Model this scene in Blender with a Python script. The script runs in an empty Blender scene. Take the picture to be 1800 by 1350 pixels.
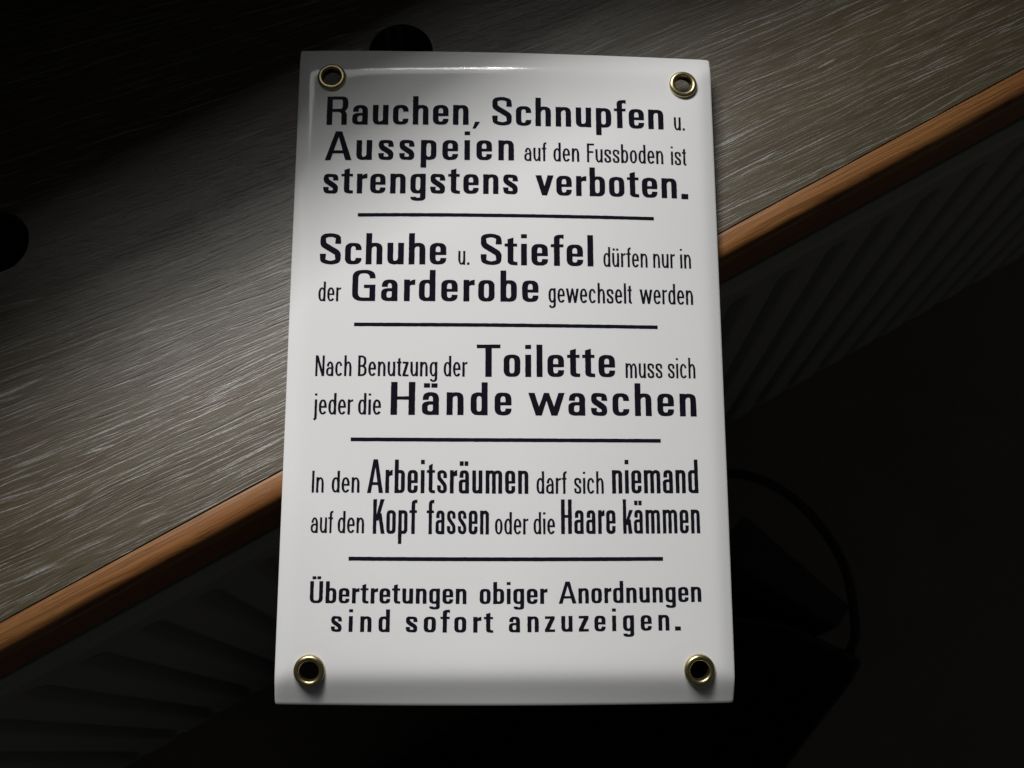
import bpy, bmesh, math, random
from mathutils import Vector, Matrix, Euler, noise

random.seed(7)
scene = bpy.context.scene
COL = scene.collection
MM = 0.001

# ------------------------------------------------------------------ camera
cam_d = bpy.data.cameras.new("camera")
cam_d.sensor_width = 36.0
cam_d.lens = 36.0 * 2045.0 / 1800.0
cam_d.clip_start = 0.01
cam_d.clip_end = 50.0
cam = bpy.data.objects.new("camera", cam_d)
EDGE = math.radians(29.6)                 # direction of the sill's front edge
D = Vector((math.cos(EDGE), math.sin(EDGE), 0))
N = Vector((-math.sin(EDGE), math.cos(EDGE), 0))
# the sign hangs over the edge and has tipped a few degrees about it; its frame:
TIP = Matrix.Translation((0, 0, 0.3 * MM)) @ Matrix.Rotation(math.radians(6.0), 4, D) @ Matrix.Translation((0, 0, -0.3 * MM))
cam.matrix_world = TIP @ (Matrix.Translation((-13.517 * MM, -75.459 * MM, 313.839 * MM))
                          @ Euler((0.2153168, -0.0477082, -0.0008101), 'XYZ').to_matrix().to_4x4())
COL.objects.link(cam)
scene.camera = cam
cam_d.dof.use_dof = True
cam_d.dof.focus_distance = 0.312
cam_d.dof.aperture_fstop = 30.0

# ------------------------------------------------------------------ world, light, exposure
world = bpy.data.worlds.new("World")
scene.world = world
world.use_nodes = True
bg = world.node_tree.nodes["Background"]
bg.inputs[0].default_value = (0.95, 1.0, 0.98, 1)
bg.inputs[1].default_value = 0.020


def win(s, n, z):
    """Point given along the sill edge, away from the room, up (mm) -> metres."""
    return (D * s + N * n + Vector((0, 0, z))) * MM


def upright_lamp(name, width, z0, z1, radiance, s):
    """Upright rectangle of light behind the sill: the window, plus lamps added for the penumbra."""
    d = bpy.data.lights.new(name, 'AREA')
    d.shape = 'RECTANGLE'
    d.size = width
    d.size_y = (z1 - z0) * MM
    d.energy = radiance * math.pi * d.size * d.size_y
    d.color = (1.0, 0.985, 0.96)
    o = bpy.data.objects.new(name, d)
    o.location = win(s, 1000, (z0 + z1) / 2)
    o.rotation_euler = (math.radians(-90), 0, EDGE)          # upright, facing into the room
    COL.objects.link(o)


upright_lamp("window_light", 1.06, 890, 1115, 43.0, 200)
upright_lamp("middle_penumbra_light", 1.06, 1120, 1270, 14.0, 200)  # added lamp: smooths the soft border of the rail's shadow
upright_lamp("upper_penumbra_light", 1.06, 1275, 1760, 2.1, 200)  # added dim lamp: draws out the faint end of the penumbra

scene.view_settings.view_transform = 'Standard'
scene.view_settings.look = 'None'
scene.view_settings.gamma = 1.0
scene.view_settings.exposure = 0.0
scene.view_settings.use_curve_mapping = False


# ------------------------------------------------------------------ helpers
def link(name, me, mat=None, parent=None, label=None, cat=None, kind=None, group=None, smooth=False):
    o = bpy.data.objects.new(name, me)
    COL.objects.link(o)
    if mat and me is not None:
        me.materials.append(mat)
    if parent:
        o.parent = parent
    for k, v in (("label", label), ("category", cat), ("kind", kind), ("group", group)):
        if v:
            o[k] = v
    if smooth and me is not None:
        for p in me.polygons:
            p.use_smooth = True
    return o


def pydata(name, verts, faces):
    me = bpy.data.meshes.new(name)
    me.from_pydata(verts, [], faces)
    me.update()
    return me


def frombm(name, bm):
    me = bpy.data.meshes.new(name)
    bm.normal_update()
    bm.to_mesh(me)
    bm.free()
    return me


def add_box(bm, x0, x1, y0, y1, z0, z1, bevel=0.0, seg=3):
    r = bmesh.ops.create_cube(bm, size=1.0)
    vs = r['verts']
    for v in vs:
        v.co = Vector((x0 + (v.co.x + .5) * (x1 - x0), y0 + (v.co.y + .5) * (y1 - y0), z0 + (v.co.z + .5) * (z1 - z0)))
    if bevel:
        es = list({e for v in vs for e in v.link_edges})
        bmesh.ops.bevel(bm, geom=es, offset=bevel, segments=seg, profile=.5, affect='EDGES')


def mat_new(name):
    m = bpy.data.materials.new(name)
    m.use_nodes = True
    nt = m.node_tree
    return m, nt, nt.nodes["Principled BSDF"]


class G:
    """Tiny node-graph builder."""

    def __init__(self, nt):
        self.nt = nt

    def node(self, t, **kw):
        n = self.nt.nodes.new(t)
        for k, v in kw.items():
            setattr(n, k, v)
        return n

    def set(self, sock, v):
        if hasattr(v, "is_output") or isinstance(v, bpy.types.NodeSocket):
            self.nt.links.new(v, sock)
        else:
            sock.default_value = v

    def math(self, op, a, b=0.0, c=0.0, clamp=False):
        n = self.node("ShaderNodeMath", operation=op)
        n.use_clamp = clamp
        for i, v in enumerate((a, b, c)):
            self.set(n.inputs[i], v)
        return n.outputs[0]

    def xyz(self, x, y, z):
        n = self.node("ShaderNodeCombineXYZ")
        for i, v in enumerate((x, y, z)):
            self.set(n.inputs[i], v)
        return n.outputs[0]

    def noise(self, vec, scale=1.0, detail=2.0, rough=0.5, dist=0.0):
        n = self.node("ShaderNodeTexNoise")
        self.set(n.inputs["Vector"], vec)
        n.inputs["Scale"].default_value = scale
        n.inputs["Detail"].default_value = detail
        n.inputs["Roughness"].default_value = rough
        n.inputs["Distortion"].default_value = dist
        return n.outputs["Fac"]

    def ramp(self, f, a, b):
        n = self.node("ShaderNodeMapRange")
        n.interpolation_type = 'SMOOTHSTEP'
        self.set(n.inputs[0], f)
        n.inputs[1].default_value = a
        n.inputs[2].default_value = b
        return n.outputs[0]

    def mix(self, f, a, b, mode='MIX'):
        n = self.node("ShaderNodeMix", data_type='RGBA', blend_type=mode)
        self.set(n.inputs[0], f)
        self.set(n.inputs[6], a)
        self.set(n.inputs[7], b)
        return n.outputs[2]

    def obj_mm(self):
        tc = self.node("ShaderNodeTexCoord")
        sc = self.node("ShaderNodeVectorMath", operation='SCALE')
        self.nt.links.new(tc.outputs["Object"], sc.inputs[0])
        sc.inputs["Scale"].default_value = 1000.0
        sp = self.node("ShaderNodeSeparateXYZ")
        self.nt.links.new(sc.outputs[0], sp.inputs[0])
        return sc.outputs[0], sp.outputs[0], sp.outputs[1], sp.outputs[2]

    def bump(self, h, strength, dist):
        n = self.node("ShaderNodeBump")
        n.inputs["Strength"].default_value = strength
        n.inputs["Distance"].default_value = dist
        self.set(n.inputs["Height"], h)
        return n.outputs[0]


# ------------------------------------------------------------------ materials
def make_laminate():
    m, nt, b = mat_new("limed_oak_laminate")
    g = G(nt)
    vec, s, n, z = g.obj_mm()
    # grain flow: nearly parallel to the edge in front, drifting away further back
    drift = g.math('MULTIPLY', s, g.math('ADD', g.math('MULTIPLY', n, 0.0011), 0.035))
    wob = g.noise(g.xyz(g.math('MULTIPLY', s, 1 / 38), g.math('MULTIPLY', n, 1 / 22), 0.0), 1.0, 2.0)
    wob2 = g.noise(g.xyz(g.math('MULTIPLY', s, 1 / 9.0), g.math('MULTIPLY', n, 1 / 2.4), 3.0), 1.0, 2.5, 0.6)
    psi = g.math('ADD', n, drift)
    psi = g.math('ADD', psi, g.math('MULTIPLY', g.math('SUBTRACT', wob, 0.5), 2.6))
    psi = g.math('ADD', psi, g.math('MULTIPLY', g.math('SUBTRACT', wob2, 0.5), 0.28))
    # limed pores: long thin pale lines along the grain, broken up and bunched
    def ridge(ls, lam, z0, half, jit=2.2):
        """thin lines of even width (half, mm) wandering along the grain, about lam mm apart"""
        v = g.noise(g.xyz(g.math('MULTIPLY', s, 1 / ls), g.math('MULTIPLY', psi, 1 / (lam * 2.2)), z0), 1.0, 1.5, 0.5)
        ph = g.math('ADD', g.math('MULTIPLY', psi, 1 / lam), g.math('MULTIPLY', v, jit))
        d = g.math('ABSOLUTE', g.math('SUBTRACT', g.math('FRACT', ph), 0.5))
        return g.ramp(d, half / lam, half / lam * 0.3)

    def field(ls, lp, z0, a, b, det=2.0):
        return g.ramp(g.noise(g.xyz(g.math('MULTIPLY', s, 1 / ls), g.math('MULTIPLY', psi, 1 / lp), z0), 1.0, det), a, b)

    l1 = g.math('MULTIPLY', ridge(60.0, 3.1, 0.0, 0.22), field(24.0, 1.5, 40.0, 0.42, 0.58))
    l2 = g.math('MULTIPLY', ridge(40.0, 1.7, 9.0, 0.17), field(16.0, 0.9, 50.0, 0.45, 0.58))
    l3 = g.math('MULTIPLY', ridge(25.0, 0.95, 23.0, 0.15), field(11.0, 0.7, 60.0, 0.46, 0.60))
    bunch = g.math('ADD', g.math('MULTIPLY', field(70.0, 5.0, 21.0, 0.38, 0.62), 0.5), 0.5)
    streak = g.math('MAXIMUM', g.math('MAXIMUM', l1, g.math('MULTIPLY', l2, 0.8)), g.math('MULTIPLY', l3, 0.55))
    streak = g.math('MULTIPLY', streak, bunch)
    speck = field(1.1, 0.35, 71.0, 0.35, 0.62, 1.0)
    streak = g.math('MULTIPLY', streak, g.math('ADD', g.math('MULTIPLY', speck, 0.45), 0.55))
    band = field(90.0, 7.0, 5.0, 0.36, 0.64, 3.0)
    fine = g.noise(g.xyz(g.math('MULTIPLY', s, 1 / 9.0), g.math('MULTIPLY', psi, 1 / 0.26), 2.0), 1.0, 2.0, 0.6)
    grit = g.noise(vec, 2.6, 2.0, 0.7)
    dk = g.math('MULTIPLY', ridge(40.0, 1.3, 31.0, 0.20), field(14.0, 1.0, 80.0, 0.44, 0.58))
    base = g.mix(band, (0.074, 0.058, 0.028, 1), (0.060, 0.040, 0.018, 1))
    base = g.mix(g.math('MULTIPLY', dk, 0.45), base, (0.027, 0.021, 0.015, 1))
    base = g.mix(g.math('MULTIPLY', g.ramp(fine, 0.42, 0.70), 0.32), base, (0.125, 0.112, 0.088, 1))
    base = g.mix(g.math('MULTIPLY', g.ramp(grit, 0.45, 0.75), 0.35), base, (0.036, 0.029, 0.021, 1))
    col = g.mix(streak, base, (0.30, 0.30, 0.285, 1))
    nt.links.new(col, b.inputs["Base Color"])
    hgt = g.math('SUBTRACT', g.math('ADD', g.math('MULTIPLY', fine, 0.5), g.math('MULTIPLY', grit, 0.6)), g.math('ADD', g.math('MULTIPLY', streak, 0.7), g.math('MULTIPLY', dk, 0.6)))
    nt.links.new(g.bump(hgt, 0.42, 0.00012), b.inputs["Normal"])
    nt.links.new(g.math('ADD', g.math('MULTIPLY', fine, 0.14), 0.31), b.inputs["Roughness"])
    b.inputs["Specular IOR Level"].default_value = 0.68
    return m


def make_edge_wood():
    m, nt, b = mat_new("brown_edge_wood")
    g = G(nt)
    vec, s, n, z = g.obj_mm()
    psi = g.math('ADD', g.math('SUBTRACT', n, g.math('MULTIPLY', z, 0.9)), g.math('MULTIPLY', s, 0.02))
    w = g.noise(g.xyz(g.math('MULTIPLY', s, 1 / 40.0), g.math('MULTIPLY', psi, 1 / 9.0), 0.0), 1.0, 2.0)
    psi = g.math('ADD', psi, g.math('MULTIPLY', w, 2.2))
    f1 = g.noise(g.xyz(g.math('MULTIPLY', s, 1 / 40.0), g.math('MULTIPLY', psi, 1 / 0.55), 0.0), 1.0, 3.0, 0.6)
    fl = g.ramp(g.noise(g.xyz(g.math('MULTIPLY', s, 1 / 7.0), g.math('MULTIPLY', psi, 1 / 0.3), 7.0), 1.0, 1.0), 0.58, 0.74)
    big = g.noise(g.xyz(g.math('MULTIPLY', s, 1 / 60.0), g.math('MULTIPLY', psi, 1 / 3.0), 4.0), 1.0, 2.0)
    col = g.mix(g.ramp(f1, 0.36, 0.64), (0.155, 0.064, 0.019, 1), (0.31, 0.142, 0.046, 1))
    col = g.mix(g.math('MULTIPLY', g.ramp(big, 0.4, 0.65), 0.45), col, (0.24, 0.085, 0.025, 1))
    col = g.mix(g.math('MULTIPLY', fl, 0.6), col, (0.10, 0.035, 0.012, 1))
    nt.links.new(col, b.inputs["Base Color"])
    nt.links.new(g.bump(g.math('SUBTRACT', f1, fl), 0.3, 0.00008), b.inputs["Normal"])
    b.inputs["Roughness"].default_value = 0.42
    b.inputs["Specular IOR Level"].default_value = 0.35
    return m


def make_enamel():
    m, nt, b = mat_new("white_enamel")
    g = G(nt)
    vec, x, y, z = g.obj_mm()
    v = g.node("ShaderNodeTexVoronoi", feature='F1')
    nt.links.new(vec, v.inputs["Vector"])
    v.inputs["Scale"].default_value = 0.11
    speck = g.ramp(v.outputs["Distance"], 0.016, 0.010)
    sel = g.noise(vec, 0.07, 1.0)
    speck = g.math('MULTIPLY', speck, g.ramp(sel, 0.50, 0.56))
    tint = g.noise(vec, 0.03, 2.0)
    col = g.mix(tint, (0.76, 0.765, 0.78, 1), (0.80, 0.80, 0.80, 1))
    col = g.mix(g.math('MULTIPLY', speck, 0.7), col, (0.12, 0.10, 0.10, 1))
    nt.links.new(col, b.inputs["Base Color"])
    h = g.math('ADD', g.noise(vec, 0.9, 2.0), g.math('MULTIPLY', g.noise(g.xyz(g.math('MULTIPLY', x, 3.0), g.math('MULTIPLY', y, 0.8), z), 1.0, 1.0), 0.4))
    nt.links.new(g.bump(h, 0.10, 0.0001), b.inputs["Normal"])
    b.inputs["Roughness"].default_value = 0.10
    b.inputs["IOR"].default_value = 1.5
    return m


def make_ink():
    m, nt, b = mat_new("black_enamel_print")
    g = G(nt)
    vec, x, y, z = g.obj_mm()
    t = g.noise(g.xyz(g.math('MULTIPLY', x, 2.2), g.math('MULTIPLY', y, 0.5), z), 1.0, 2.0)
    nt.links.new(g.mix(t, (0.007, 0.006, 0.011, 1), (0.013, 0.011, 0.019, 1)), b.inputs["Base Color"])
    nt.links.new(g.bump(t, 0.12, 0.0001), b.inputs["Normal"])
    b.inputs["Roughness"].default_value = 0.14
    b.inputs["Specular IOR Level"].default_value = 0.16
    return m


def make_brass():
    m, nt, b = mat_new("brass")
    g = G(nt)
    vec, x, y, z = g.obj_mm()
    t = g.noise(vec, 0.8, 3.0)
    nt.links.new(g.mix(t, (0.47, 0.38, 0.19, 1), (0.60, 0.51, 0.29, 1)), b.inputs["Base Color"])
    b.inputs["Metallic"].default_value = 1.0
    nt.links.new(g.math('ADD', g.math('MULTIPLY', t, 0.14), 0.27), b.inputs["Roughness"])
    return m


def make_plain(name, col, rough, var=0.25, scale=0.05, bump=0.0, metal=0.0):
    m, nt, b = mat_new(name)
    g = G(nt)
    vec, x, y, z = g.obj_mm()
    t = g.noise(vec, scale, 4.0, 0.6)
    lo = tuple(c * (1 - var) for c in col) + (1,)
    hi = tuple(c * (1 + var) for c in col) + (1,)
    nt.links.new(g.mix(t, lo, hi), b.inputs["Base Color"])
    b.inputs["Roughness"].default_value = rough
    b.inputs["Metallic"].default_value = metal
    if bump:
        nt.links.new(g.bump(g.noise(vec, scale * 12, 3.0), 0.4, bump), b.inputs["Normal"])
    return m


M_LAM = make_laminate()
M_EDGE = make_edge_wood()
M_ENAMEL = make_enamel()
M_INK = make_ink()
M_BRASS = make_brass()
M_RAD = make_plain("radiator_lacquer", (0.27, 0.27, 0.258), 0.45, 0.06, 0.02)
M_FLOOR = make_plain("dark_brown_carpet", (0.21, 0.18, 0.155), 0.95, 0.2, 0.012, 0.002)
M_WALL = make_plain("plaster", (0.5, 0.48, 0.45), 0.9, 0.06, 0.02, 0.0005)
M_BAG = make_plain("black_nylon", (0.022, 0.022, 0.024), 0.7, 0.2, 0.05)
M_FRAME = make_plain("shade_frame_wood", (0.06, 0.05, 0.04), 0.6, 0.2, 0.03)
M_CARD = make_plain("black_card", (0.02, 0.02, 0.022), 0.6, 0.2, 0.03)
M_STRAP = make_plain("black_webbing", (0.012, 0.012, 0.013), 0.8, 0.2, 0.2)

# ------------------------------------------------------------------ the setting
FLOOR_Z = -500.0
bm = bmesh.new()
add_box(bm, -1.6, 1.6, -1.6, 1.6, FLOOR_Z * MM - 0.02, FLOOR_Z * MM)
link("floor", frombm("floor", bm), M_FLOOR, kind="structure")

bm = bmesh.new()
add_box(bm, -1.4, 1.4, 0.07, 0.22, FLOOR_Z * MM, -0.0305)
o = link("wall", frombm("wall", bm), M_WALL, kind="structure")
o.rotation_euler.z = EDGE

# ------------------------------------------------------------------ window sill
SEAM = 3.1
HOLES = [(21.1, 101.8), (-109.8, 104.3)]
sill = link("window_sill", None, label="grey brown limed wood window sill with two round holes and a brown front edge",
            cat="window sill")
sill.rotation_euler.z = EDGE


def board_mesh():
    """Laminate board with two drilled through holes (mm, local: x along edge, y away from the room)."""
    x0, x1, y0, y1, zt, zb = -420.0, 420.0, SEAM + 0.12, 262.0, 0.0, -30.0
    xs = [x0, -109.8 - 15, -109.8 + 15, 21.1 - 15, 21.1 + 15, x1]
    R = 9.7
    bm = bmesh.new()
    cache = {}

    def V(x, y, z):
        k = (round(x, 4), round(y, 4), round(z, 4))
        if k not in cache:
            cache[k] = bm.verts.new(Vector(k) * MM)
        return cache[k]

    ya, yb = 103.0 - 15, 103.0 + 15
    ys = [y0, ya, yb, y1]
    K = 12
    for i in range(len(xs) - 1):
        for j in range(3):
            hole = (i in (1, 3)) and j == 1
            if not hole:
                for z, fl in ((zt, False), (zb, True)):
                    p = [V(xs[i], ys[j], z), V(xs[i + 1], ys[j], z), V(xs[i + 1], ys[j + 1], z), V(xs[i], ys[j + 1], z)]
                    bm.faces.new(p[::-1] if fl else p)
                continue
            cx, cy = HOLES[1] if i == 1 else HOLES[0]
            corners = [(xs[i + 1], ys[j]), (xs[i + 1], ys[j + 1]), (xs[i], ys[j + 1]), (xs[i], ys[j])]
            for q in range(4):
                a0 = math.radians(-45 + 90 * q)
                arcp = [(cx + R * math.cos(a0 + math.radians(90) * k / K), cy + R * math.sin(a0 + math.radians(90) * k / K)) for k in range(K + 1)]
                for z, fl in ((zt, False), (zb, True)):
                    face = [V(*corners[q], z), V(*corners[(q + 1) % 4], z)] + [V(*pp, z) for pp in reversed(arcp)]
                    bm.faces.new(face[::-1] if fl else face)
                for k in range(K):
                    bm.faces.new([V(*arcp[k], zt), V(*arcp[k + 1], zt), V(*arcp[k + 1], zb), V(*arcp[k], zb)])
    # outer sides
    for i in range(len(xs) - 1):
        bm.faces.new([V(xs[i], y0, zb), V(xs[i + 1], y0, zb), V(xs[i + 1], y0, zt), V(xs[i], y0, zt)])
        bm.faces.new([V(xs[i], y1, zt), V(xs[i + 1], y1, zt), V(xs[i + 1], y1, zb), V(xs[i], y1, zb)])
    for j in range(3):
        bm.faces.new([V(x0, ys[j], zt), V(x0, ys[j + 1], zt), V(x0, ys[j + 1], zb), V(x0, ys[j], zb)])
        bm.faces.new([V(x1, ys[j], zb), V(x1, ys[j + 1], zb), V(x1, ys[j + 1], zt), V(x1, ys[j], zt)])
    bmesh.ops.recalc_face_normals(bm, faces=bm.faces[:])
    return frombm("board", bm)


link("board", board_mesh(), M_LAM, sill)

# edge strip: rounded-over moulding in front of the board
prof = [(SEAM - 0.12, -0.45), (SEAM - 0.30, -0.10), (SEAM - 0.6, -0.02), (SEAM - 2.0, 0.0)]
ro = 4.2                                      # round-over radius
yf = -4.7                                     # front face
for k in range(11):
    a = math.radians(90 + 9 * k)
    prof.append((yf + ro + ro * math.cos(a), -ro + ro * math.sin(a)))
prof += [(yf + .5, -12.0), (yf + 2.0, -26.0)]
for k in range(7):
    a = math.radians(180 + 15 * k)
    prof.append((yf + 5.2 + 3 * math.cos(a), -27.2 + 3 * math.sin(a)))
prof += [(SEAM - 0.12, -30.2)]
L = 420.0
SEG = 140
vs, fs = [], []
for i in range(SEG + 1):
    x = -L + 2 * L * i / SEG
    for y, z in prof:
        j = noise.noise(Vector((x * 0.07, y * 0.3, z * 0.3))) * 0.06
        vs.append((x * MM, y * MM, (z + j) * MM))
P = len(prof)
for i in range(SEG):
    for k in range(P - 1):
        a = i * P + k
        fs.append((a, a + 1, a + P + 1, a + P))
strip_me = pydata("edge_strip", vs, fs)
bm = bmesh.new()
bm.from_mesh(strip_me)
bmesh.ops.recalc_face_normals(bm, faces=bm.faces[:])
strip_me = frombm("edge_strip", bm)
link("edge_strip", strip_me, M_EDGE, sill, label="brown wooden edge strip with rounded front", smooth=True)

# unseen frame added behind the sill to block light; its rail shades the back of the board
frame = link("shade_frame", None, label="dark frame added out of view behind the sill to shade it", cat="light blocker")
frame.rotation_euler.z = EDGE + math.radians(1.5)
bm = bmesh.new()
add_box(bm, -0.42, 0.42, 0.186, 0.2255, 0.0006, 0.144, 0.003)
link("shade_rail", frombm("shade_rail", bm), M_FRAME, frame)
bm = bmesh.new()
add_box(bm, -0.42, 0.42, 0.200, 0.226, 0.1446, 0.148, 0.001)  # added lip: raises the blocking edge of the rail
link("shade_rail_lip", frombm("shade_rail_lip", bm), M_FRAME, frame)

bm = bmesh.new()
add_box(bm, 0.176, 0.42, 0.1875, 0.224, 0.1486, 1.30, 0.003)  # added out of view: holds light back from the right end
link("shade_post", frombm("shade_post", bm), M_FRAME, frame)
bm = bmesh.new()
add_box(bm, -0.42, -0.118, 0.1875, 0.224, 0.1486, 1.30, 0.003)  # added out of view: darkens the left end of the board
link("shade_post", frombm("shade_post", bm), M_FRAME, frame)

# ------------------------------------------------------------------ radiator under the sill
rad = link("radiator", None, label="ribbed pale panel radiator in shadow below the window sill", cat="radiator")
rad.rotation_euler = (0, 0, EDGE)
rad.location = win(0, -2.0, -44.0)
PITCH = 20.0
HR = 258.0


def sm(a, b, x):
    t = min(1.0, max(0.0, (x - a) / (b - a)))
    return t * t * (3 - 2 * t)


nx, step = 0, 20.0 / 12
xs = [-390 + step * i for i in range(int(780 / step) + 1)]
zs = [0, -1, -3, -6, -9] + [-12 - 2.0 * i for i in range(14)] + [-44, -60, -80, -120, -160, -200, -220, -235, -245, -249, -251, -253, -255, -HR]
vs, fs = [], []
for z in zs:
    for x in xs:
        u = ((x / PITCH) % 1.0) - 0.5                       # groove centre at u = 0
        d = abs(u) * PITCH
        zt = -14.0 - 0.0
        # rounded groove ends
        e = 0.0
        if z > zt - 7:
            e = max(0.0, (z - (zt - 7)))
        if z < -250:
            e = max(e, (-250 - z))
        dd = math.hypot(d, e)
        depth = 6.5 * (1 - sm(0.8, 4.2, dd))
        lip = 3.0 * (1 - sm(0, 5, -z)) + 3.0 * sm(HR - 6, HR, -z)
        vs.append((x * MM, (depth + lip) * MM, z * MM))
W = len(xs)
for j in range(len(zs) - 1):
    for i in range(W - 1):
        a = j * W + i
        fs.append((a, a + W, a + W + 1, a + 1))
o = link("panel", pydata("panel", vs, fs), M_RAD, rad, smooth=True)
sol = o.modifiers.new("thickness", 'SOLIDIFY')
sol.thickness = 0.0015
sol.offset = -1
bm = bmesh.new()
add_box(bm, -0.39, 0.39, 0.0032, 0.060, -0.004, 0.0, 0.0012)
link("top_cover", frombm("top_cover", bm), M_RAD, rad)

# ------------------------------------------------------------------ bag on the floor
bag = link("shoulder_bag", None, label="black open shoulder bag with a looped strap standing on the dark floor", cat="bag")
bag.location = (0, 0, FLOOR_Z * MM)
TOP = 256.0
ring_top = [(164, -65), (122, -112), (60, -185), (-50, -195), (-112, -140), (-60, -108), (20, -66), (90, -42), (128, -46), (152, -59)]


def smooth_ring(r, it=2):
    for _ in range(it):
        q = []
        for i in range(len(r)):
            a, b = Vector(r[i]), Vector(r[(i + 1) % len(r)])
            q += [a * .82 + b * .18, a * .18 + b * .82]
        r = [tuple(v) for v in q]
    return r


rt = smooth_ring(ring_top)
cx = sum(p[0] for p in rt) / len(rt)
cy = sum(p[1] for p in rt) / len(rt)
bm = bmesh.new()
levels = [(0, 1.0, 0), (0, 1.04, 30), (0, 1.05, 120), (0, 1.02, 240), (0, 1.0, TOP), (1, 0.985, TOP + 1), (1, 0.97, TOP - 2), (1, 0.95, TOP - 60), (1, 0.94, 40)]
rows = []
for li, (inn, sc_, z) in enumerate(levels):
    row = []
    for i, (x, y) in enumerate(rt):
        w = noise.noise(Vector((x * .03, y * .03, z * .02))) * (5.0 if 0 < z < TOP - 10 else 1.2)
        row.append(bm.verts.new(((cx + (x - cx) * sc_ + w) * MM, (cy + (y - cy) * sc_ + w) * MM, z * MM)))
    rows.append(row)
for a, b in zip(rows[:-1], rows[1:]):
    for i in range(len(rt)):
        j = (i + 1) % len(rt)
        bm.faces.new([a[i], a[j], b[j], b[i]])
bm.faces.new(rows[0])
bm.faces.new(rows[-1])
bmesh.ops.recalc_face_normals(bm, faces=bm.faces[:])
link("body", frombm("body", bm), M_BAG, bag, smooth=True)


def tube(pts, r, seg=10, flat=1.0):
    bm = bmesh.new()
    prev = None
    for i, p in enumerate(pts):
        p = Vector(p)
        t = (Vector(pts[min(i + 1, len(pts) - 1)]) - Vector(pts[max(i - 1, 0)])).normalized()
        a = t.cross(Vector((0, 0, 1))).normalized()
        b = a.cross(t)
        row = [bm.verts.new((p + a * r * math.cos(k * math.tau / seg) + b * r * flat * math.sin(k * math.tau / seg)) * MM) for k in range(seg)]
        if prev:
            for k in range(seg):
                bm.faces.new([prev[k], prev[(k + 1) % seg], row[(k + 1) % seg], row[k]])
        else:
            bm.faces.new(row)
        prev = row
    bm.faces.new(prev)
    bmesh.ops.recalc_face_normals(bm, faces=bm.faces[:])
    return bm


def catmull(ctrl, per=10):
    ctrl = [Vector(c) for c in ctrl]
    P_ = [ctrl[0] * 2 - ctrl[1]] + ctrl + [ctrl[-1] * 2 - ctrl[-2]]
    out = []
    for i in range(1, len(P_) - 2):
        for k in range(per):
            t = k / per
            a, b, c, d = P_[i - 1], P_[i], P_[i + 1], P_[i + 2]
            out.append(0.5 * ((2 * b) + (c - a) * t + (2 * a - 5 * b + 4 * c - d) * t * t + (3 * b - a - 3 * c + d) * t ** 3))
    out.append(ctrl[-1])
    return out


sp = catmull([(62, -6, 240), (86, 17, 256), (110, 23, 260), (136, 10, 260), (155, -18, 260), (159, -49, 259), (157, -62, 250)])
link("strap", frombm("strap", tube(sp, 2.3)), M_STRAP, bag, smooth=True)

# stiff folder leaning out of the bag
fold = link("folder", None, label="flat black folder standing inside the open shoulder bag", cat="folder")
fold.location = (0, 0, FLOOR_Z * MM)
bm = bmesh.new()
quad = [(111, 3), (157, -40), (150, -50), (95, -14)]
lo = [bm.verts.new((x * MM * .96, (y - 8) * MM * .96, 45 * MM)) for x, y in quad]
hi = [bm.verts.new((x * MM, y * MM, 261 * MM)) for x, y in quad]
for i in range(4):
    bm.faces.new([lo[i], lo[(i + 1) % 4], hi[(i + 1) % 4], hi[i]])
bm.faces.new(hi)
bm.faces.new(lo)
bmesh.ops.recalc_face_normals(bm, faces=bm.faces[:])
bmesh.ops.bevel(bm, geom=bm.edges[:], offset=0.001, segments=2, affect='EDGES')
link("cover", frombm("cover", bm), M_CARD, fold)

# ------------------------------------------------------------------ enamel sign
SA, SB = 60.0, 183.5 / 2


def softp(d, s):
    q = d / s
    return s * (q if q > 40 else (0 if q < -40 else math.log1p(math.exp(q))))


def drop(x, y):
    bx = .36 * softp(abs(x) - (SA - 3.2), 0.9)
    by = .36 * softp(y - (SB - 6.3), 1.3) + .62 * softp(-y - (SB - 6.6), 1.4)
    return 1.6 * (x / SA) ** 2 + .4 * (y / SB) ** 2 + math.hypot(bx, by)


HC = drop(SA, SB)
EYES = [(-50.4, 82.0), (51.3, 82.1), (-50.9, -83.6), (50.3, -83.6)]


def sz(x, y):
    z = .95 + HC - drop(x, y)
    for ex, ey in EYES:                                    # the sheet is pressed in a little round each eyelet
        r2 = (x - ex) ** 2 + (y - ey) ** 2
        if r2 < 300:
            z -= 0.16 * math.exp(-r2 / 20.0)
    return z


sign = link("enamel_sign", None, label="white domed enamel sign with black German lettering lying across the sill edge", cat="sign")
sign.matrix_world = TIP

NXg, NYg = 168, 256
vs, fs = [], []


def corner_round(x, y, r=0.5):
    ax, ay = abs(x) - (SA - r), abs(y) - (SB - r)
    if ax > 0 and ay > 0:
        m_ = max(ax, ay)
        h = math.hypot(ax, ay)
        ax, ay = ax * m_ / h, ay * m_ / h
        return math.copysign(SA - r + ax, x), math.copysign(SB - r + ay, y)
    return x, y


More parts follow.
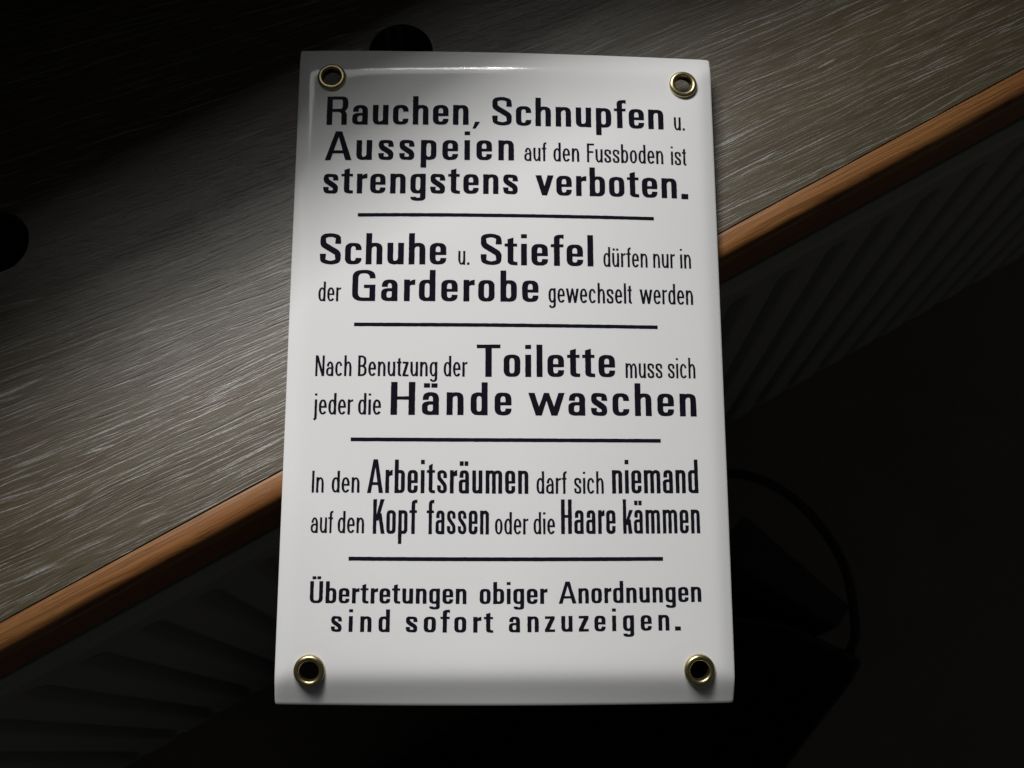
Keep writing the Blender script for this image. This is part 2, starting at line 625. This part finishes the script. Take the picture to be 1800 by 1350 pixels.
for j in range(NYg + 1):
    for i in range(NXg + 1):
        x, y = corner_round(-SA + 2 * SA * i / NXg, -SB + 2 * SB * j / NYg)
        wv = 0.10 * noise.noise(Vector((x * .035, y * .03, 1.0)))
        out = (0.45 + 0.45 * (1 - (x / SA) ** 2)) * max(0.0, (-y - (SB - 5)) / 5) ** 2    # lower rim bows out a little
        vs.append((x * MM, (y - out) * MM, (sz(x, y) + wv) * MM))
for j in range(NYg):
    for i in range(NXg):
        a = j * (NXg + 1) + i
        mx = -SA + 2 * SA * (i + .5) / NXg
        my = -SB + 2 * SB * (j + .5) / NYg
        if any((mx - ex) ** 2 + (my - ey) ** 2 < 3.1 ** 2 for ex, ey in EYES):
            continue
        fs.append((a, a + 1, a + NXg + 2, a + NXg + 1))
me = pydata("plate", vs, fs)
plate = link("plate", me, M_ENAMEL, sign, smooth=True)
sol = plate.modifiers.new("sheet", 'SOLIDIFY')
sol.thickness = 0.0009
sol.offset = -1
bev = plate.modifiers.new("rim", 'BEVEL')
bev.width = 0.00025
bev.segments = 2
bev.limit_method = 'ANGLE'
bev.angle_limit = math.radians(50)


# eyelets
def eyelet_mesh():
    pr = [(4.10, -0.35), (4.12, 0.10), (4.06, 0.38), (3.90, 0.66), (3.62, 0.86), (3.28, 0.93), (2.96, 0.88), (2.70, 0.72),
          (2.55, 0.50), (2.48, 0.05), (2.45, -0.5), (2.45, -1.5), (2.65, -1.6), (2.7, -0.9)]
    S = 64
    bm = bmesh.new()
    rows = []
    for k in range(S):
        a = k * math.tau / S
        rows.append([bm.verts.new((r * math.cos(a) * MM, r * math.sin(a) * MM, z * MM)) for r, z in pr])
    for k in range(S):
        a, b = rows[k], rows[(k + 1) % S]
        for i in range(len(pr) - 1):
            bm.faces.new([a[i], b[i], b[i + 1], a[i + 1]])
    bmesh.ops.recalc_face_normals(bm, faces=bm.faces[:])
    return frombm("eyelet", bm)


eye_me = eyelet_mesh()
eye_me.materials.append(M_BRASS)
for ex, ey in EYES:
    o = link("eyelet", eye_me, None, sign)
    e = 3.0
    gx = (sz(ex + e, ey) - sz(ex - e, ey)) / (2 * e)
    gy = (sz(ex, ey + e) - sz(ex, ey - e)) / (2 * e)
    o.location = (ex * MM, ey * MM, (sz(ex, ey) + .12) * MM)
    o.rotation_euler = Vector((0, 0, 1)).rotation_difference(Vector((-gx, -gy, 1)).normalized()).to_euler()
for p in eye_me.polygons:
    p.use_smooth = True

# ------------------------------------------------------------------ lettering: own condensed grotesque drawn from stems, bars and arcs
STY = {
    "B": dict(w=.735, sx=.262, sy=.160, ry=.34, rb=.26, e=2.7, asc=1.45, cap=1.45, gap=.26, desc=.37),
    "C": dict(w=.440, sx=.166, sy=.130, ry=.21, rb=.16, e=2.5, asc=1.45, cap=1.46, gap=.16, desc=.40),
    "L": dict(w=.505, sx=.157, sy=.122, ry=.455, rb=.27, e=2.15, asc=1.42, cap=1.42, gap=.128, desc=.38),
}
CAPW = {
    "B": dict(A=1.25, R=1.0, S=.93, G=1.03, T=1.04, H=1.05, U=.89),
    "C": dict(A=.685, K=.56, H=.507),
    "L": dict(F=.50, N=.62, B=.56),
}


def stem(x0, x1, y0, y1):
    n = max(2, int(abs(y1 - y0) / .12))
    return ([(x0, y0 + (y1 - y0) * i / n) for i in range(n + 1)], [(x1, y0 + (y1 - y0) * i / n) for i in range(n + 1)])


def bar(x0, x1, y0, y1):
    n = max(2, int(abs(x1 - x0) / .12))
    return ([(x0 + (x1 - x0) * i / n, y1) for i in range(n + 1)], [(x0 + (x1 - x0) * i / n, y0) for i in range(n + 1)])


def diag(a0, a1, ya, b0, b1, yb):
    n = 8
    f = lambda p, q, t: p + (q - p) * t
    return ([(f(a0, b0, i / n), f(ya, yb, i / n)) for i in range(n + 1)], [(f(a1, b1, i / n), f(ya, yb, i / n)) for i in range(n + 1)])


def arc(cx, cy, rx, ry, tx, ty, a0, a1, e=2.6):
    n = max(4, int(abs(a1 - a0) / 9))
    L_, R_ = [], []
    for i in range(n + 1):
        a = math.radians(a0 + (a1 - a0) * i / n)
        c, s = math.cos(a), math.sin(a)
        k, q = math.copysign(abs(c) ** (2 / e), c), math.copysign(abs(s) ** (2 / e), s)
        L_.append((cx + rx * k, cy + ry * q))
        R_.append((cx + max(rx - tx, .01) * k, cy + max(ry - ty, .01) * q))
    return (L_, R_)


def stroke(ctrl, th, per=6):
    P3 = catmull([(x, y, t) for (x, y), t in zip(ctrl, th)], per)
    L_, R_ = [], []
    for i, p in enumerate(P3):
        d = P3[min(i + 1, len(P3) - 1)] - P3[max(i - 1, 0)]
        l = math.hypot(d.x, d.y)
        nx_, ny_ = -d.y / l, d.x / l
        L_.append((p.x + nx_ * p.z / 2, p.y + ny_ * p.z / 2))
        R_.append((p.x - nx_ * p.z / 2, p.y - ny_ * p.z / 2))
    return (L_, R_)


def flip(pieces, w, h):
    return [([(w - x, h - y) for x, y in a], [(w - x, h - y) for x, y in b]) for a, b in pieces]


def bowl(S, side, h=1.0, base=0.0, w=None):
    """Round bowl closed by a stem on the given side ('l', 'r' or None)."""
    w = w or S["w"]
    sx, sy, ry, e = S["sx"], S["sy"], S["ry"], S["e"]
    c = w / 2
    out = []
    for sgn in (-1, 1):
        q1, q2 = ((90, 180), (180, 270)) if sgn < 0 else ((0, 90), (270, 360))
        joined = (side == 'l' and sgn < 0) or (side == 'r' and sgn > 0)
        rx, tx = (c - sx * .42, sx * .58) if joined else (c, sx)
        out.append(arc(c, base + h - ry, rx, ry, tx, sy, *q1, e=e))
        out.append(arc(c, base + ry, rx, ry, tx, sy, *q2, e=e))
        if not joined and h - 2 * ry > .01:
            x0 = 0 if sgn < 0 else w - sx
            out.append(stem(x0, x0 + sx, base + ry, base + h - ry))
    return out


def s_shape(S, w, h, k=1.0):
    sx, sy = S["sx"], S["sy"] * k
    tx = sx * (1.0 if h < 1.2 else 1.02)
    g = h
    m = .5 * h
    c = w / 2
    ctrl = [(w - tx / 2, .66 * g), (w - tx / 2, .775 * g), (w - tx * .62, .88 * g), (c, g - sy / 2), (tx * .60, .89 * g), (tx / 2, .76 * g), (tx * .66, .635 * g),
            (c, m), (w - tx * .66, .365 * g), (w - tx / 2, .24 * g), (w - tx * .60, .11 * g), (c, sy / 2), (tx * .62, .12 * g), (tx / 2, .225 * g), (tx / 2, .34 * g)]
    md = (sx + sy) / 2
    th = [tx, tx * .95, md * .95, sy, md, tx * .95, tx, tx * 1.0, tx, tx * .95, md, sy, md * .95, tx * .95, tx]
    return [stroke(ctrl, th)]


def glyph(ch, sn):
    S = STY[sn]
    w, sx, sy, ry, rb, e, asc, cap, desc = (S[k] for k in ("w", "sx", "sy", "ry", "rb", "e", "asc", "cap", "desc"))
    c = w / 2
    light = sn == "L"

    def arch(x0, x1, top=1.0):
        """right half of an n: springs from a stem whose outer edge is x0, ends in a leg at x1"""
        cx = (x0 + sx * .3 + x1) / 2
        return [arc(cx, top - ry, x1 - cx, ry, sx, sy, 0, 90, e), arc(cx, top - ry, cx - x0 - sx * .42, ry, sx * .58, sy * 1.05, 90, 180, e),
                stem(x1 - sx, x1, 0, top - ry)]

    dots = lambda w_, y: [stem(w_ * .5 - sx * .5 - sx * (.62 if not light else .8), w_ * .5 + sx * .5 - sx * (.62 if not light else .8), y, y + .19 if not light else y + .15),
                          stem(w_ * .5 - sx * .5 + sx * (.62 if not light else .8), w_ * .5 + sx * .5 + sx * (.62 if not light else .8), y, y + .19 if not light else y + .15)]
    if ch == 'n':
        return [stem(0, sx, 0, 1)] + arch(0, w), w
    if ch == 'h':
        return [stem(0, sx, 0, asc)] + arch(0, w), w
    if ch == 'm':
        wm = {"B": 1.2, "C": .715, "L": .80}[sn]
        mid = (wm + sx) / 2
        return [stem(0, sx, 0, 1)] + arch(0, mid) + arch(mid - sx, wm), wm
    if ch == 'u':
        return flip([stem(0, sx, 0, 1)] + arch(0, w), w, 1), w
    if ch == 'ü':
        return flip([stem(0, sx, 0, 1)] + arch(0, w), w, 1) + dots(w, 1.18), w
    if ch == 'r':
        wr = w * (.68 if sn != "C" else .70)
        th = .24 if not light else .13
        return [stem(0, sx, 0, 1), ([(sx * .9, .90), (sx + (wr - sx) * .35, .975), (wr * .86, 1.0), (wr, 1.005)],
                                    [(sx * .9, .90 - th * .8), (sx + (wr - sx) * .35, .96 - th * .85), (wr * .86, 1.0 - th), (wr, 1.0 - th)])], wr
    if ch == 'o':
        return bowl(S, None), w
    if ch in 'ce':
        a1 = 0 if not light else 22
        out = [arc(c, 1 - ry, c, ry, sx, sy, 90, 180, e), stem(0, sx, ry, 1 - ry), arc(c, ry, c, ry, sx, sy, 180, 270, e)]
        rbt = min(ry, .30)
        out.append(arc(c, rbt, c, rbt, sx, sy, 270, 360 - a1, e))
        if ch == 'c':
            out.append(arc(c, 1 - ry, c, ry, sx, sy, a1, 90, e))
            if sn == "C":
                out += [stem(w - sx, w, .66, 1 - ry), stem(w - sx, w, rbt, .33)]
        else:
            yb = .44 if not light else .45
            out += [arc(c, 1 - ry, c, ry, sx, sy, 0, 90, e), stem(w - sx, w, yb, 1 - ry), bar(sx * .8, w - sx * .6, yb, yb + sy * (.85 if not light else .95))]
            if sn == "C":
                out.append(stem(w - sx, w, rbt, .33))
        return out, w
    if ch in 'aä':
        hb = .60
        out = [stem(w - sx, w, 0, 1 - ry), arc(c, 1 - ry, c, ry, sx, sy, 0, 90, e),
               arc(c + .01, 1 - ry, c - .02, ry, sx, sy, 90, 180 if not light else 165, e)]
        if sn == "C":
            out.append(stem(.03, .03 + sx, .68, 1 - ry))
        out += [arc(c, hb - rb, c, rb, sx * .95, sy * .9, 90, 180, e), arc(c, rb, c, rb, sx * .95, sy, 180, 270, e),
                arc(c, rb, c - sx * .3, rb, sx * .7, sy, 270, 360, e), bar(c, w - sx * .6, hb - sy * .9, hb)]
        if hb - 2 * rb > .01:
            out.append(stem(0, sx * .95, rb, hb - rb))
        if light:
            out.append(stem(w - sx, w + .0, 0, .1))
        if ch == 'ä':
            out += dots(w, 1.20 if not light else 1.18)
        return out, w
    if ch == 'd':
        return bowl(S, 'r') + [stem(w - sx, w, 0, asc)], w
    if ch == 'b':
        return bowl(S, 'l') + [stem(0, sx, 0, asc)], w
    if ch == 'p':
        return bowl(S, 'l') + [stem(0, sx, -desc - .02, 1)], w
    if ch == 'g':
        r2 = .20 if not light else .24
        return bowl(S, 'r') + [stem(w - sx, w, -desc + r2, 1), arc(c, -desc + r2, c, r2, sx, sy * .95, 270, 360, e),
                               arc(c, -desc + r2, c * .96, r2, sx, sy * .95, 180 if not light else 195, 270, e)], w
    if ch == 's':
        return s_shape(S, w * (.97 if not light else .95), 1.0), w * (.97 if not light else .95)
    if ch == 't':
        wt = {"B": .57, "C": .36, "L": .31}[sn]
        x0 = {"B": .13, "C": .085, "L": .085}[sn]
        r2 = {"B": .22, "C": .16, "L": .16}[sn]
        cx = x0 + sx + (wt - x0 - sx) * .55
        return [([(x0, 1.0), (x0, 1.2)], [(x0 + sx, 1.0), (x0 + sx, 1.28)]), stem(x0, x0 + sx, r2, 1.0),
                arc(cx, r2, cx - x0, r2, sx, sy, 180, 270, e), bar(cx, wt, 0, sy * .95), bar(0, wt * .97, 1 - sy * .85, 1)], wt
    if ch == 'f':
        wf = {"B": .58, "C": .37, "L": .33}[sn]
        x0 = {"B": .14, "C": .10, "L": .09}[sn]
        r2 = .22
        cx = x0 + sx + (wf - x0 - sx) * .6
        return [stem(x0, x0 + sx, 0, asc - r2), arc(cx, asc - r2, cx - x0, r2, sx, sy, 90, 180, e), bar(cx, wf, asc - sy * 1.15, asc),
                bar(0, wf * .97, 1 - sy * .85, 1)], wf
    if ch == 'i':
        return [stem(0, sx, 0, 1), stem(0, sx, 1.26, 1.26 + (.185 if not light else .13))], sx
    if ch == 'j':
        return [stem(.06, .06 + sx, -.22, 1), stem(.06, .06 + sx, 1.26, 1.39), arc(-.05, -.22, .11 + sx, .17, sx, sy, 290, 360, e)], .06 + sx
    if ch == 'l':
        return [stem(0, sx, 0, asc)], sx
    if ch == 'k':
        wk = w * 1.02
        return [stem(0, sx, 0, asc), diag(wk * .70, wk * .70 + sx * 1.05, 1, sx * .5, sx * 1.3, .36), diag(sx * 1.25, sx * 2.25, .60, wk - sx * 1.12, wk, 0)], wk
    if ch == 'v':
        wv = {"B": .86, "C": .5, "L": .46}[sn]
        dt = sx * 1.1
        db = sx * .46
        return [diag(0, dt, 1, wv / 2 - db, wv / 2 + db, 0), diag(wv - dt, wv, 1, wv / 2 - db, wv / 2 + db, 0)], wv
    if ch == 'w':
        ww = {"B": 1.58, "C": .9, "L": .90}[sn]
        dt, db = sx * (1.06 if not light else 1.1), sx * .50
        q = ww * .285
        return [diag(0, dt, 1, q - db, q + db, 0), diag(ww / 2 - sx * .42, ww / 2 + sx * .42, 1, q - db, q + db, 0),
                diag(ww / 2 - sx * .42, ww / 2 + sx * .42, 1, ww - q - db, ww - q + db, 0), diag(ww - dt, ww, 1, ww - q - db, ww - q + db, 0)], ww
    if ch == 'z':
        wz = {"B": .66, "C": .4, "L": .40}[sn]
        return [bar(0, wz * .97, 1 - sy, 1), bar(0, wz, 0, sy), diag(wz * .97 - sx * 1.15, wz * .97, 1 - sy, 0, sx * 1.15, sy)], wz
    if ch == '.':
        return [stem(0, sx * 1.05, 0, sx * 1.05)], sx * 1.05
    # capitals
    W_ = CAPW[sn].get(ch if ch != 'Ü' else 'U', sx)
    rc = ry * (1.15 if not light else 1.0)
    if ch == 'I':
        return [stem(0, sx, 0, cap)], sx
    if ch == 'H':
        return [stem(0, sx * 1.08, 0, cap), stem(W_ - sx * 1.08, W_, 0, cap), bar(sx, W_ - sx, cap * .5 - sy * .35, cap * .5 + sy * .55)], W_
    if ch == 'T':
        return [stem(W_ / 2 - sx * .54, W_ / 2 + sx * .54, 0, cap), bar(0, W_, cap - sy, cap)], W_
    if ch in 'UÜ':
        cc = W_ / 2
        out = [stem(0, sx, rc, cap), stem(W_ - sx, W_, rc, cap), arc(cc, rc, cc, rc, sx, sy, 180, 360, e)]
        return out + (dots(W_, cap + .13) if ch == 'Ü' else []), W_
    if ch == 'A':
        ap = sx * (.58 if not light else .5)
        lx = sx * 1.10
        m_ = W_ / 2
        return [diag(0, lx * .92, 0, m_ - ap, m_ + ap * .55, cap), diag(W_ - lx, W_, 0, m_ - ap * .55, m_ + ap, cap),
                bar(W_ * .24, W_ * .76, .34, .34 + sy * .95)], W_
    if ch == 'S':
        return s_shape(S, W_, cap, 1.05), W_
    if ch == 'G':
        cc = W_ / 2
        return [arc(cc, cap - rc, cc, rc, sx, sy, 0, 180, e), stem(0, sx, rc, cap - rc), arc(cc, rc, cc, rc, sx, sy, 180, 270, e),
                bar(cc, W_ - sx, 0, sy), stem(W_ - sx, W_, 0, .76), bar(W_ * .50, W_ - sx, .76 - sy, .76)], W_
    if ch == 'R':
        hb, r2 = .66, .36
        return [stem(0, sx, 0, cap), bar(sx, W_ - r2, cap - sy, cap), bar(sx, W_ - r2, hb, hb + sy), arc(W_ - r2, cap - r2, r2, r2, sx, sy, 0, 90, e),
                arc(W_ - r2, hb + r2, r2, r2, sx, sy, 270, 360, 2.2), stem(W_ - sx, W_, hb + r2, cap - r2),
                arc(W_ - r2 - .05, hb - r2 + sy - .02, r2, r2, sx, sy, 0, 90, 2.2), stem(W_ - sx - .05, W_ - .05, 0, hb - r2 + sy - .02)], W_
    if ch == 'F':
        return [stem(0, sx, 0, cap), bar(sx, W_, cap - sy * 1.1, cap), bar(sx, W_ * .9, cap * .50, cap * .50 + sy * 1.1)], W_
    if ch == 'N':
        return [stem(0, sx * .95, 0, cap), stem(W_ - sx * .95, W_, 0, cap), diag(0, sx * 1.15, cap, W_ - sx * 1.15, W_, 0)], W_
    if ch == 'B':
        hb, r2 = .70, .32
        return [stem(0, sx, 0, cap), bar(sx, W_ - r2, cap - sy, cap), bar(sx, W_ - r2 + .02, hb - sy * .5, hb + sy * .5), bar(sx, W_ - r2, 0, sy),
                arc(W_ - r2 - .03, cap - r2, r2, r2, sx, sy, 0, 90, e), arc(W_ - r2 - .03, hb + r2 - sy * .5, r2, r2, sx, sy, 270, 360, e),
                arc(W_ - r2, hb - r2 + sy * .5, r2, r2, sx, sy, 0, 90, e), arc(W_ - r2, r2, r2, r2, sx, sy, 270, 360, e),
                stem(W_ - sx, W_, r2, hb - r2 + sy * .5), stem(W_ - sx - .03, W_ - .03, hb + r2 - sy * .5, cap - r2)], W_
    if ch == 'K':
        return [stem(0, sx, 0, cap), diag(W_ - sx * 1.35, W_ - sx * .2, cap, sx * .6, sx * 1.5, cap * .38), diag(sx * 1.35, sx * 2.4, cap * .60, W_ - sx * 1.1, W_, 0)], W_
    raise ValueError(ch)


LS = dict(o=.82, e=.82, c=.82, d=.85, g=.85, a=.8, ä=.8, s=.8, S=.85, G=.85, t=.35, f=.35, A=.3, v=.3, w=.3, z=.7, T=.35, j=.7)   # left bearing
RS = dict(o=.82, e=.82, c=.75, b=.85, p=.85, s=.8, S=.85, t=.45, f=.30, A=.3, v=.3, w=.3, z=.7, r=.30, T=.35, R=.9, F=.45, k=.4, K=.3, B=.85)


def wobble(x, y):
    """Ragged stencil edge of the print."""
    k = 1.15
    return (x + .060 * noise.noise(Vector((x * k * .8, y * k * 1.6, 5.0))) + .030 * noise.noise(Vector((x * 2.6, y * 3.4, 9.0))),
            y + .055 * noise.noise(Vector((x * k * 1.6, y * k * .8, 15.0))) + .025 * noise.noise(Vector((x * 3.4, y * 2.6, 19.0))))


def strips_to_mesh(name, strips):
    vs, fs = [], []
    for pi, (A, B) in enumerate(strips):
        lift = .055 + .0006 * (pi % 40)
        o_ = len(vs)
        n = len(A)
        for q in (A, B):
            for x, y in q:
                x, y = wobble(x, y)
                vs.append((x * MM, y * MM, (sz(x, y) + .10 * noise.noise(Vector((x * .035, y * .03, 1.0))) + lift) * MM))
        for i in range(n - 1):
            f = (o_ + i, o_ + i + 1, o_ + n + i + 1, o_ + n + i)
            (x1, y1, _), (x2, y2, _), (x3, y3, _) = vs[f[0]], vs[f[1]], vs[f[2]]
            cr = (x2 - x1) * (y3 - y1) - (y2 - y1) * (x3 - x1)
            fs.append(f if cr > 0 else f[::-1])
    return pydata(name, vs, fs)


WORDS = [
    ("Rauchen", "B", -51.46, 67.22, -11.09, 67.68, 6.06),
    ("Schnupfen", "B", -4.35, 67.64, 45.14, 67.82, 6.06),
    ("u.", "L", 48.20, 67.72, 51.36, 67.72, 4.05),
    ("Ausspeien", "B", -51.58, 56.49, 1.87, 57.04, 6.04),
    ("auf", "L", 4.81, 56.93, 11.13, 56.98, 4.04),
    ("den", "L", 13.10, 56.96, 20.50, 57.05, 4.05),
    ("Fussboden", "L", 22.72, 56.97, 44.73, 57.08, 4.04),
    ("ist", "L", 46.98, 56.95, 51.42, 56.87, 4.08),
    ("strengstens", "B", -51.72, 46.49, 2.98, 46.84, 5.89),
    ("verboten", "B", 7.93, 46.65, 48.34, 46.78, 6.00),
    ("Schuhe", "B", -51.98, 25.67, -16.98, 25.84, 6.26),
    ("u.", "L", -13.65, 25.79, -10.56, 25.80, 4.03),
    ("Stiefel", "B", -7.45, 25.83, 24.05, 25.93, 6.30),
    ("dürfen", "L", 26.85, 25.86, 39.35, 25.95, 4.09),
    ("nur", "L", 40.95, 25.92, 47.16, 25.96, 4.11),
    ("in", "L", 48.64, 25.95, 51.73, 25.97, 4.12),
    ("der", "L", -51.97, 15.07, -45.77, 15.06, 3.96),
    ("Garderobe", "B", -42.74, 15.16, 8.61, 15.32, 6.17),
    ("gewechselt", "L", 11.38, 15.21, 34.67, 15.30, 4.14),
    ("werden", "L", 36.84, 15.33, 51.94, 15.39, 4.18),
    ("Nach", "L", -52.06, -5.97, -42.28, -5.98, 4.04),
    ("Benutzung", "L", -40.52, -5.98, -19.05, -5.99, 4.03),
    ("der", "L", -17.33, -5.99, -10.87, -5.99, 4.05),
    ("Toilette", "B", -8.37, -6.04, 29.54, -5.68, 6.22),
    ("muss", "L", 32.43, -5.85, 42.66, -5.74, 4.13),
    ("sich", "L", 44.20, -5.73, 51.88, -5.64, 4.10),
    ("jeder", "L", -52.17, -16.58, -41.58, -16.60, 4.15),
    ("die", "L", -40.23, -16.60, -34.06, -16.62, 4.16),
    ("Hände", "B", -31.48, -16.66, 1.11, -16.60, 6.25),
    ("waschen", "B", 5.67, -16.62, 51.78, -16.25, 6.27),
    ("In", "L", -51.90, -37.63, -48.72, -37.64, 4.10),
    ("den", "L", -46.65, -37.64, -39.24, -37.67, 4.10),
    ("Arbeitsräumen", "C", -37.23, -37.73, 5.59, -37.82, 6.17),
    ("darf", "L", 7.77, -37.79, 15.88, -37.74, 4.24),
    ("sich", "L", 17.88, -37.73, 25.83, -37.67, 4.25),
    ("niemand", "C", 28.10, -37.59, 51.58, -37.25, 6.26),
    ("auf", "L", -51.80, -48.30, -45.97, -48.31, 4.11),
    ("den", "L", -44.73, -48.34, -37.76, -48.36, 4.11),
    ("Kopf", "C", -35.48, -48.50, -23.85, -48.54, 6.23),
    ("fassen", "C", -21.35, -48.59, -4.88, -48.60, 6.24),
    ("oder", "L", -3.30, -48.59, 5.56, -48.56, 4.13),
    ("die", "L", 6.92, -48.53, 12.63, -48.49, 4.13),
    ("Haare", "C", 14.26, -48.44, 28.83, -48.32, 6.28),
    ("kämmen", "C", 30.86, -48.28, 51.66, -48.01, 6.31),
    ("Übertretungen", "B", -51.41, -66.43, -10.68, -66.66, 3.88),
    ("obiger", "B", -7.23, -66.68, 10.54, -66.63, 3.89),
    ("Anordnungen", "B", 13.47, -66.60, 51.35, -66.04, 3.92),
    ("sind", "B", -45.68, -73.73, -30.48, -73.83, 3.97),
    ("sofort", "B", -26.35, -73.87, -3.65, -73.99, 3.98),
    ("anzuzeigen", "B", 0.37, -73.93, 42.59, -73.43, 4.00),
]


def word_mesh(text, sn, x0, y0, x1, y1, xh):
    gl = [glyph(ch, sn) for ch in text]
    S = STY[sn]
    wsum = sum(w for _, w in gl)
    gaps = [S["gap"] * (RS.get(a, 1) + LS.get(b, 1)) / 2 for a, b in zip(text[:-1], text[1:])]
    tgt = (x1 - x0) / xh
    gs = sum(gaps)
    if sn == "L":
        k = tgt / (wsum + gs)
        kw, kg = k, k
    else:
        kg = (tgt - wsum) / gs if gs else 1
        kw = 1.0
        lo_, hi_ = .72, 1.9
        if kg < lo_ or kg > hi_:
            kg = min(max(kg, lo_), hi_)
            kw = (tgt - kg * gs) / wsum
    strips = []
    cur = 0.0
    for i, (pcs, w) in enumerate(gl):
        for A, B in pcs:
            conv = lambda P_: [(x0 + (cur + px * kw) * xh, y0 + (y1 - y0) * ((cur + px * kw) / tgt) + py * xh) for px, py in P_]
            strips.append((conv(A), conv(B)))
        cur += w * kw + (gaps[i] * kg if i < len(gaps) else 0)
    return strips


KIND = {"B": "bold black", "C": "narrow bold black", "L": "thin black"}
for text, sn, x0, y0, x1, y1, xh in WORDS:
    strips = word_mesh(text, sn, x0, y0, x1, y1, xh)
    full = text
    if text == "Rauchen":
        full = "Rauchen,"
        strips.append(([(-9.2, 68.65), (-9.9, 66.5)], [(-7.8, 68.65), (-9.1, 66.5)]))
    if text == "verboten":
        full = "verboten."
        strips.append(bar(49.6, 51.6, 46.65, 48.2))
    if text == "anzuzeigen":
        full = "anzuzeigen."
        strips.append(bar(44.05, 45.6, -73.45, -72.4))
    link("lettering", strips_to_mesh("lettering", strips), M_INK, sign, label='%s lettering reading "%s"' % (KIND[sn], full))

for xa, xb, ya, ym, yb in ((-41.81, 41.5, 40.2, 40.42, 40.45), (-41.95, 41.7, 8.5, 8.56, 8.68), (-41.94, 41.65, -23.35, -23.38, -23.15), (-41.6, 41.37, -55.0, -55.12, -54.85)):
    n = 90
    A, B = [], []
    for i in range(n + 1):
        t = i / n
        y = ya * (1 - t) ** 2 + 2 * t * (1 - t) * (2 * ym - (ya + yb) / 2) + yb * t * t
        A.append((xa + (xb - xa) * t, y + .50))
        B.append((xa + (xb - xa) * t, y - .50))
    link("rule_line", strips_to_mesh("rule_line", [(A, B)]), M_INK, sign)

scene.cycles.use_denoising = True
